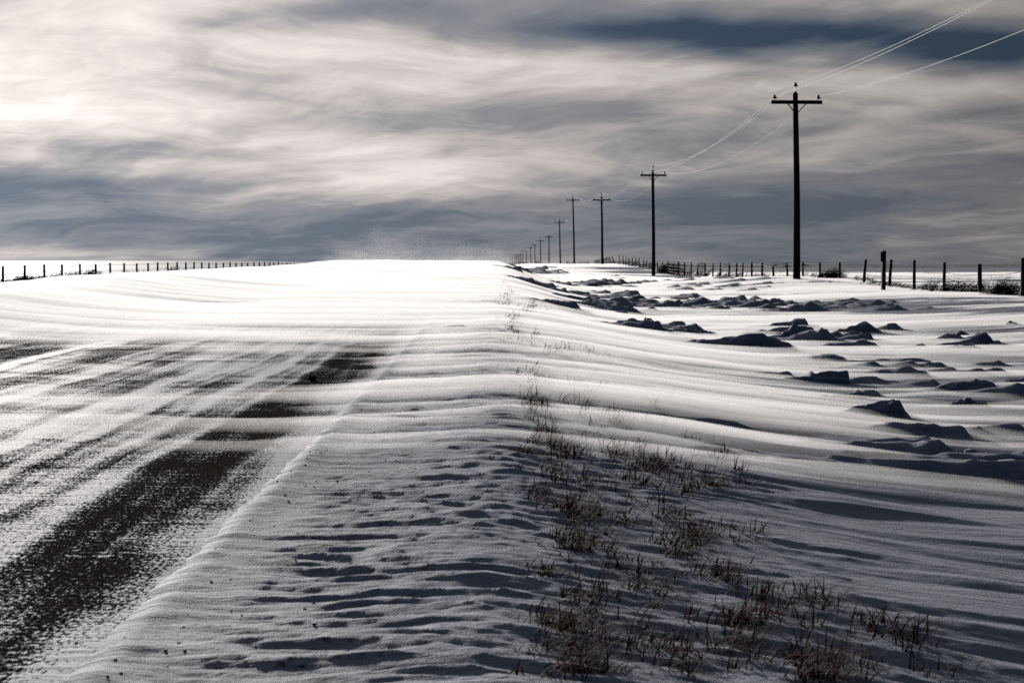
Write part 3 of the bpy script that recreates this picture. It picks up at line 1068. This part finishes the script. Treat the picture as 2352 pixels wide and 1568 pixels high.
DRIFTS = [
    (1640, 800, 330, 34, 'longest dark wind-carved snow ridge with a very long low tail and broken head', dict(peak=.66, sharp=1.2, terr=4, depth=.4)),
    (1800, 780, 150, 32, 'jagged snow ridge with a thin raised fin, beyond the longest ridge', dict(peak=.62, over=.05, sharp=1.6, horn=(.6, .35))),
    (1955, 768, 130, 27, 'dome-shaped snow hump standing alone with a thin flat tail', dict(peak=.72, sharp=.9, terr=0)),
    (2225, 797, 130, 30, 'pyramid-shaped snow hump with a low apron, near the fence side', dict(peak=.62, sharp=1, terr=0)),
    (2200, 773, 56, 13, 'small flat snow cap just behind the pyramid-shaped hump', dict(peak=.5, terr=0)),
    (2322, 748, 44, 11, 'small slab of crusted snow by the edge of the picture below the fence', dict(peak=.3, over=.0)),
    (1835, 880, 200, 32, 'long snow ridge ending in two upright blocks', dict(peak=.82, sharp=1.5, terr=2, over=.03, horn=(.62, .3))),
    (1975, 962, 215, 44, 'tall sharp-crested snow cone with a long smooth tail, most prominent in the ditch', dict(peak=.72, sharp=1.0, terr=0, depth=.5)),
    (1905, 915, 150, 24, 'flat-topped snow wedge just behind the tall sharp-crested cone', dict(peak=.88, sharp=1.5, terr=0)),
    (2185, 900, 210, 30, 'broad layered snow ridge with a dark notch at the summit', dict(peak=.6, terr=4)),
    (2215, 935, 140, 26, 'round-shouldered snow ridge in front of the broad layered one', dict(peak=.5, sharp=.9, terr=3)),
    (2040, 1002, 180, 32, 'low snow ridge with a pointed beak, in front of the tall cone', dict(peak=.78, sharp=1.3, over=.03, terr=4)),
    (2225, 1002, 145, 26, 'striped snow mound beside the ridge with the pointed beak', dict(peak=.6, terr=5, sharp=.9)),
    (2180, 1042, 140, 23, 'lowest small snow wedge nearest the camera among the ditch ridges', dict(peak=.7, terr=2)),
    (1440, 697, 112, 16, 'dark flat block of crusted snow, far up the ditch', dict(peak=.6, sharp=1.3, terr=3)),
    (1440, 742, 90, 17, 'curved snow ridge with an upright horn at its end', dict(peak=.7, horn=(.9, 1.1), over=.02)),
    (1620, 705, 75, 11, 'smooth whale-backed snow lump far up the ditch', dict(peak=.55, sharp=.9, terr=0)),
    (1358, 688, 12, 10, 'tiny upright snow stub sticking out of a smooth drift', dict(peak=.5, terr=0)),
    (2155, 858, 72, 9, 'thin low snow lens lying alone on the open ditch floor', dict(peak=.5, terr=0)),
    (1560, 770, 90, 16, 'ragged low snow slab just behind the longest ridge', dict(peak=.7, terr=3)),
    (1925, 702, 34, 10, 'small pointed snow knob in the far band of broken crust', dict(peak=.6, terr=0)),
    (2300, 878, 90, 13, 'slim snow fin pointing up slope at the edge of the picture', dict(peak=.85, over=.04)),
    (1670, 798, 110, 20, 'knobbly broken snow head at the end of the longest ridge', dict(peak=.45, terr=4)),
    (1820, 778, 90, 16, 'low snow apron in front of the thin raised fin', dict(peak=.4, terr=3)),
    (1350, 661, 60, 10, 'far cluster of broken snow crust below the skyline', dict(peak=.6, terr=2)),
    (1480, 716, 80, 10, 'low dark snow ledge behind the horned ridge', dict(peak=.6, terr=3)),
]
for i, (px, py, w_, h_, lab, kw) in enumerate(DRIFTS):
    drift(px, py, w_, h_, lab, seed=i + 1, **kw)


# ------------------------------------------------------------------ vegetation
def ground_point(x, y):
    X, Y = np.array([[x]]), np.array([[y]])
    return float((ground_base(X, Y) + ground_detail(X, Y, lumps=False))[0, 0])


def grass_strip():
    r = random.Random(3)
    m = MB()
    spots = []
    # clumps measured on the photograph: (px, py, spread px x, spread px y, tufts)
    C = [(1165, 690, 14, 22, 30), (1175, 745, 14, 24, 40), (1215, 715, 22, 14, 34), (1200, 780, 30, 14, 18), (1290, 805, 26, 12, 26), (1350, 820, 30, 8, 10),
         (1230, 880, 30, 18, 24), (1340, 920, 36, 20, 26), (1225, 940, 26, 30, 40), (1400, 970, 40, 14, 34), (1500, 960, 50, 20, 10), (1250, 1010, 40, 18, 40),
         (1200, 1055, 16, 8, 16), (1290, 1040, 44, 14, 36), (1420, 1040, 30, 14, 26), (1500, 1075, 40, 14, 44), (1440, 1100, 40, 10, 20), (1560, 1130, 40, 22, 34),
         (1660, 1110, 40, 16, 26), (1640, 1060, 30, 14, 12), (1230, 1150, 24, 24, 18), (1330, 1185, 44, 16, 46), (1330, 1120, 60, 20, 20), (1520, 1190, 40, 14, 20),
         (1590, 1240, 40, 18, 44), (1540, 1270, 30, 14, 16), (1320, 1260, 60, 20, 38), (1700, 1240, 40, 10, 8), (1250, 1330, 40, 16, 14), (1320, 1380, 40, 16, 14),
         (1430, 1310, 40, 20, 16), (1650, 1330, 40, 18, 30), (1480, 1350, 50, 16, 14), (1700, 1430, 44, 20, 42), (1690, 1480, 40, 14, 16), (1290, 1450, 44, 14, 30), (1260, 1510, 36, 20, 14),
         (1770, 1380, 30, 14, 7), (1880, 1390, 40, 16, 8), (2000, 1440, 40, 16, 12), (2080, 1480, 44, 18, 14), (2140, 1530, 30, 12, 6), (1870, 1520, 50, 14, 26), (1880, 1565, 60, 10, 26),
         (1380, 1490, 60, 20, 18), (1480, 1480, 50, 16, 12), (1560, 1540, 60, 14, 10), (1330, 1560, 60, 10, 20), (1420, 1190, 60, 30, 14), (1560, 1010, 60, 14, 8), (1270, 1090, 50, 16, 16)]
    for cx, cy_, sx, sy, n in C:
        for _ in range(n):
            spots.append((cx + r.gauss(0, sx * .75), cy_ + r.gauss(0, sy * .75)))
    for _ in range(170):
        f = r.random() ** .8
        py = 1000 + 560 * f
        spots.append((1190 + 60 * f + r.random() * (250 + 560 * f), py))
    for px, py in spots:
        p = hit(px, py)
        k = r.uniform(.38, 1.05) * (1 + p.y / 22)
        if px > 1740 and py > 1350: k *= 1.25
        z = ground_point(p.x, p.y)
        for _ in range(r.randint(3, 9) if p.y < 7 else r.randint(5, 12)):
            a = r.gauss(0.15, 1.0)
            d = Vector((math.cos(a), math.sin(a), 0))
            q = Vector((p.x + r.gauss(0, .02), p.y + r.gauss(0, .02), z - .015))
            m.blade(q, d, k * r.uniform(.03, .10), r.uniform(.0035, .0065) * (1 + p.y / 22), r.uniform(.1, 1.9), 4)
    o = m.build('dry_grass', M_GRASS)
    set_props(o, 'dry brown grass poking through the snow along the road bank', 'grass', kind='stuff')


grass_strip()


def weed(m, p, r, h, lean=(.5, 0), n=5, thick=.004):
    """one wiry weed: leaning stems with short side sprays"""
    for _ in range(n):
        a = Vector((lean[0] + r.gauss(0, .28), lean[1] + r.gauss(0, .3), 1)).normalized()
        L = h * r.uniform(.5, 1.1)
        pts = []
        for i in range(5):
            t = i / 4
            pts.append(Vector(p) + a * L * t + Vector((lean[0] * .35 * L * t * t + r.gauss(0, .015), r.gauss(0, .015), -.12 * L * t * t)))
        m.tube(pts, [thick, thick * .9, thick * .8, thick * .6, thick * .35], 3, cap=False)
        for i in (2, 3, 4):
            for _k in range(r.randint(1, 3)):
                d = Vector((r.gauss(lean[0], .6), r.gauss(0, .6), r.uniform(.1, .9))).normalized() * L * r.uniform(.12, .28)
                m.tube([pts[i], pts[i] + d * .6, pts[i] + d + Vector((0, 0, -.03 * L))], [thick * .6, thick * .5, thick * .9], 3, cap=False)


def weeds():
    r = random.Random(9)
    m = MB()
    # along the fence beside the poles: (px range, depth of fence line, height, count)
    runs = [(1960, 2010, 45, .30), (2010, 2110, 80, .34), (2110, 2175, 50, .55), (2170, 2250, 70, .6), (2250, 2352, 40, .55), (1430, 1500, 90, .9), (1510, 1560, 110, 1.1),
            (1560, 1600, 45, .8), (1600, 1625, 30, .8), (1640, 1700, 36, .6), (1700, 1760, 26, .5), (1755, 1830, 14, .4), (1840, 1890, 16, .45), (1395, 1425, 20, .9), (2360, 2460, 40, .5)]
    for a, b, n, h in runs:
        for _ in range(n):
            px = r.uniform(a, b)
            fx = 16.9 + r.gauss(.25, .35)
            Y = fx * FPX / (px - VPX)
            weed(m, (fx, Y, gz(fx, Y) - .02), r, h * r.uniform(.5, 1.1), (.55, 0), r.randint(3, 5), .0045 + .00005 * Y)
    o = m.build('dry_weeds', M_WEED)
    set_props(o, 'dead wiry weeds bent by the wind along the fence by the poles', 'weeds', kind='stuff')
    m = MB()
    for a, b, n, h in [(-60, 30, 60, .6), (30, 60, 70, .7), (60, 110, 90, .7), (110, 180, 110, .8), (185, 215, 60, .95), (215, 340, 120, .7), (380, 400, 36, 1.05), (400, 520, 60, .7)]:
        for _ in range(n):
            px = r.uniform(a, b)
            fx = -30 + r.gauss(0, .4)
            Y = fx * FPX / (px - VPX)
            weed(m, (fx, Y, gz(fx, Y) - .02), r, h * r.uniform(.5, 1.1), (.5, 0), r.randint(4, 6), .02)
    o = m.build('dry_weeds', M_WEED)
    set_props(o, 'dead weeds between the thin posts beyond the far road edge', 'weeds', kind='stuff')


weeds()


def weed_clump(px, Y, w, h, n, label):
    r = random.Random(int(px))
    x = (px - VPX) / FPX * Y
    base = Vector((x, Y, gz(x, Y)))
    m = MB()
    for _ in range(n):
        q = Vector((r.gauss(0, w * .32), r.gauss(0, .25), 0))
        f = math.exp(-(q.x / w) ** 2 * 2)
        z = gz(base.x + q.x, Y + q.y) - base.z - .03
        weed(m, q + Vector((0, 0, z)), r, h * f * r.uniform(.5, 1.15), (.35, 0), 5, .006)
    o = m.build('weed_clump', M_WEED, loc=base)
    set_props(o, label, 'weed clump')


weed_clump(1908, 70.5, 1.1, .62, 110, 'dense dark weed clump banked against a post at the end of the big drift')
weed_clump(2297, 47, .9, .75, 70, 'tall feathery weed clump in the last fence gap by the picture edge')
weed_clump(1530, 140, 2.0, 1.3, 70, 'long dark weed clump where the fence climbs to the crest')


def bush(px, py_top, Y, w, h, n, label):
    r = random.Random(int(px * 7))
    top = at(px, py_top, Y)
    base = Vector((top.x, Y, top.z - h))
    t = set_props(empty('bush', base), label, 'bush', 'bare bushes on the horizon')
    tr, cr = MB(), MB()

    def grow(p, d, L, rad, lev):
        pts = [p]
        for i in range(4):
            d = (d + Vector((r.gauss(0, .22), r.gauss(0, .22), r.gauss(.03, .12)))).normalized()
            p = p + d * L / 4
            pts.append(p)
        (tr if lev == 0 else cr).tube(pts, [rad * (1 - .14 * i) for i in range(5)], 4 if lev == 0 else 3, cap=False)
        if lev < 3:
            for _ in range(r.randint(2, 4)):
                nd = (d + Vector((r.gauss(0, .75), r.gauss(0, .75), r.gauss(.1, .4)))).normalized()
                grow(pts[r.randint(2, 4)], nd, L * r.uniform(.5, .8), rad * .55, lev + 1)
    for _ in range(n):
        x = r.gauss(0, w * .28)
        f = max(.35, 1 - (x / (w * .6)) ** 2)
        grow(Vector((x, r.gauss(0, w * .2), -.1)), Vector((r.gauss(0, .35), r.gauss(0, .35), 1)).normalized(), h * f * .5, .0012 * Y ** .5 * h, 0)
    tr.build('stems', M_TWIG, t)
    cr.build('crown', M_TWIG, t)


bush(1199, 594.5, 640, 9.5, 5.2, 46, 'large dark bare bush hiding the feet of the farthest poles')
bush(1178, 597.5, 760, 9, 4.6, 24, 'thin bare bush at the far tip of the pole line')
bush(1236, 595.5, 470, 6.5, 3.6, 40, 'rounded bare bush under two small poles just past the crest')
bush(1249, 599.0, 430, 4.5, 2.4, 20, 'low trailing bare bush beside the rounded one')
bush(1306, 594.0, 262, 2.6, 2.4, 34, 'bushy bare shrub on the crest beside the extra tall pole')
bush(1616, 597.5, 420, 3.6, 2.6, 7, 'spindly lone bare shrub on the open field behind the fence')
bush(1573, 598.5, 430, 3.2, 2.2, 6, 'sparse bare shrub left standing near the spindly one on the field')
bush(1665, 601.0, 450, 5.5, 1.8, 8, 'wide faint bare shrub on the field skyline before the nearest pole')
bush(1782, 602.5, 520, 3.6, 1.9, 14, 'small dark bare shrub on the skyline just before the nearest pole')
bush(1804, 600.8, 520, 3.6, 2.2, 18, 'dense dark bare shrub on the skyline touching the nearest pole')
bush(1852, 602.0, 540, 5.0, 1.9, 16, 'low dark bare shrub on the skyline past the nearest pole')


# ------------------------------------------------------------------ stones
def stone(name, c, s, seed):
    bm = bmesh.new()
    bmesh.ops.create_icosphere(bm, subdivisions=3, radius=1)
    for v in bm.verts:
        n = v.co.normalized()
        q = 1 + .3 * float(pn(n.x * 1.7 + seed, n.y * 1.7 + n.z, seed)) + .1 * float(pn(n.x * 5, n.y * 5 + n.z * 3, seed + 3))
        v.co = Vector((n.x * s[0], n.y * s[1], n.z * s[2])) * q
    me = bpy.data.meshes.new(name)
    bm.to_mesh(me)
    bm.free()
    me.materials.append(M_STONE)
    o = bpy.data.objects.new(name, me)
    COL.objects.link(o)
    o.location = c
    return o


p = hit(717, 884)
set_props(stone('stone', (p.x, p.y, float(road_z(p.x, p.y)) + .02), (.036, .03, .024), 4), 'single dark stone lying on the streaked asphalt', 'stone')


def gravel():
    r = random.Random(21)
    m = MB()
    for _ in range(150):
        y = 3.2 + 9 * r.random() ** 1.7
        x = -1.0 + abs(r.gauss(0, .38))
        if x > -.05: continue
        s = r.uniform(.0018, .005) * (1 + .06 * y)
        z = ground_point(x, y)
        m.lathe((x, y, z - s * .6), [(s * .8, 0), (s * 1.1, s * .5), (s * .9, s * .9), (s * .4, s * 1.15)], 6)
    o = m.build('gravel', M_STONE)
    set_props(o, 'dark loose gravel scattered on the snowy road shoulder', 'gravel', kind='stuff')


gravel()


# ------------------------------------------------------------------ blowing snow: a low cloud of drifting grains hugging the ground
def blowing_snow():
    Y = rows_to(330, 0.010, 0.014, 40, 2.6)
    u = np.linspace(-1, 1, 300)
    half = 3.0 + 0.47 * Y
    X = u[None, :] * half[:, None] + .02 * Y[:, None]
    X = np.clip(X, -60, 150)
    X = X + (np.arange(300) * 1e-4)[None, :]
    YY = np.repeat(Y[:, None], 300, 1)
    base = np.maximum(ground_base(X, YY), np.where((X < -0.9) & (X > -9.9), road_z(np.clip(X, -9.9, -.9), YY), -9))
    w = 0.35 * pn(X * .18, YY * .3, 201)
    a1 = fbm(X * .16 + w, YY * .95 - X * .05, 203, 3, .5)          # wisps a metre wide, several metres long
    a2 = fbm(X * .35, YY * 2.8 + w, 205, 2, .5)
    a3 = fbm(X * .05 + w, YY * .16, 207, 3, .5)                    # broad sheets, for the distance
    near = sstep(34, 14, YY)
    rd = sstep(-.6, -1.4, X)
    t = near * (.030 * a1 * (1 - .25 * rd) + .020 * a2 * (1 - .4 * rd) + .025 * a3) + (1 - near) * (.060 * a3 + .018 * a1 + .006)
    lift = -.046 + .066 * sstep(4.5, 9.5, YY) + .024 * sstep(13, 26, YY) + .012 * sstep(40, 80, YY)
    lift = lift + .015 * sstep(-.2, -1.6, X) * sstep(15, 26, YY) - .010 * sstep(-1.0, -1.6, X) * sstep(18, 13, YY) + .05 * sstep(-6.5, -9.0, X) * sstep(14, 24, YY)
    lift = lift + .028 * np.exp(-((X - 1.5 - .04 * YY) / 2.0) ** 2) * sstep(7.2, 9.2, YY) * sstep(40, 16, YY) - .020 * rd * sstep(9.5, 12, YY) * sstep(24, 16, YY)
    lift = lift + .014 * sstep(0, 1.5, X) * sstep(6.5, 9, YY) * sstep(11, 6, X) - .025 * sstep(5, 12, X) * sstep(60, 14, YY) - .03 * sstep(1.0, 3.0, X) * sstep(60, 120, YY)
    lift = lift - .20 * sstep(-12, -18, X) + .015 * sstep(18, 24, X) - .2 * sstep(210, 300, YY)
    dd = ground_detail(X, YY, lumps=False)
    base = np.where(X > -0.95, base + .6 * dd, base)
    lift = lift - .04 * sstep(9, 14, X) * sstep(60, 90, YY) * sstep(200, 140, YY)
    T = t * 1.25 + lift * 1.3
    top = base + np.where(T > -.04, T, -.04)
    top = np.minimum(top, base + .6)
    V1 = np.stack([X, YY, top], -1).reshape(-1, 3)
    V2 = np.stack([X, YY, base - .3], -1).reshape(-1, 3)
    n = X.size
    idx = np.arange(n).reshape(X.shape)
    F = [grid_faces(*X.shape), grid_faces(*X.shape, off=n, flip=True)]
    for ring, fl in ((idx[0], 1), (idx[-1], 0), (idx[:, 0], 0), (idx[:, -1], 1)):
        a, b = ring[:-1], ring[1:]
        q = np.stack([a, b, b + n, a + n], -1)
        F.append(q[:, ::-1] if fl else q)
    o = np_mesh('blowing_snow', np.concatenate([V1, V2]), np.concatenate(F), vol_mat('airborne_snow', 1.7, .36))
    set_props(o, 'white veil of snow blowing low across the road and ditch', 'blowing snow', kind='stuff')


blowing_snow()


def plume():
    """thin cloud thrown up where the wind crosses the crest of the road"""
    nx, ny = 260, 130
    X, Y = np.meshgrid(np.linspace(-30, 6, nx), np.linspace(80, 135, ny))
    base = np.maximum(ground_base(X, Y), np.where((X < -0.9) & (X > -9.9), road_z(np.clip(X, -9.9, -.9), Y), -9))
    f = np.exp(-((X + 6.0 + 2.5 * pn(Y * .08, Y * 0, 307)) / 10.0) ** 2) * np.exp(-((Y - 107 - 5 * pn(X * .2, X * 0, 309)) / 11) ** 2)
    h = f * np.clip(.6 + .8 * fbm(X * .35 + .3 * Y, Y * .55, 301, 4, .6), 0, 3) ** 1.4 * 2.2
    h = np.maximum(h, .0) - .05
    V1 = np.stack([X, Y, base + h], -1).reshape(-1, 3)
    V2 = np.stack([X, Y, base - .4], -1).reshape(-1, 3)
    n = X.size
    idx = np.arange(n).reshape(X.shape)
    F = [grid_faces(ny, nx), grid_faces(ny, nx, n, True)]
    for ring, fl in ((idx[0], 1), (idx[-1], 0), (idx[:, 0], 0), (idx[:, -1], 1)):
        a, b = ring[:-1], ring[1:]
        q = np.stack([a, b, b + n, a + n], -1)
        F.append(q[:, ::-1] if fl else q)
    o = np_mesh('snow_plume', np.concatenate([V1, V2]), np.concatenate(F), vol_mat('thin_airborne_snow', 0.009, .4))
    set_props(o, 'faint plume of snow lifting off the crest of the road', 'snow plume', kind='stuff')


plume()
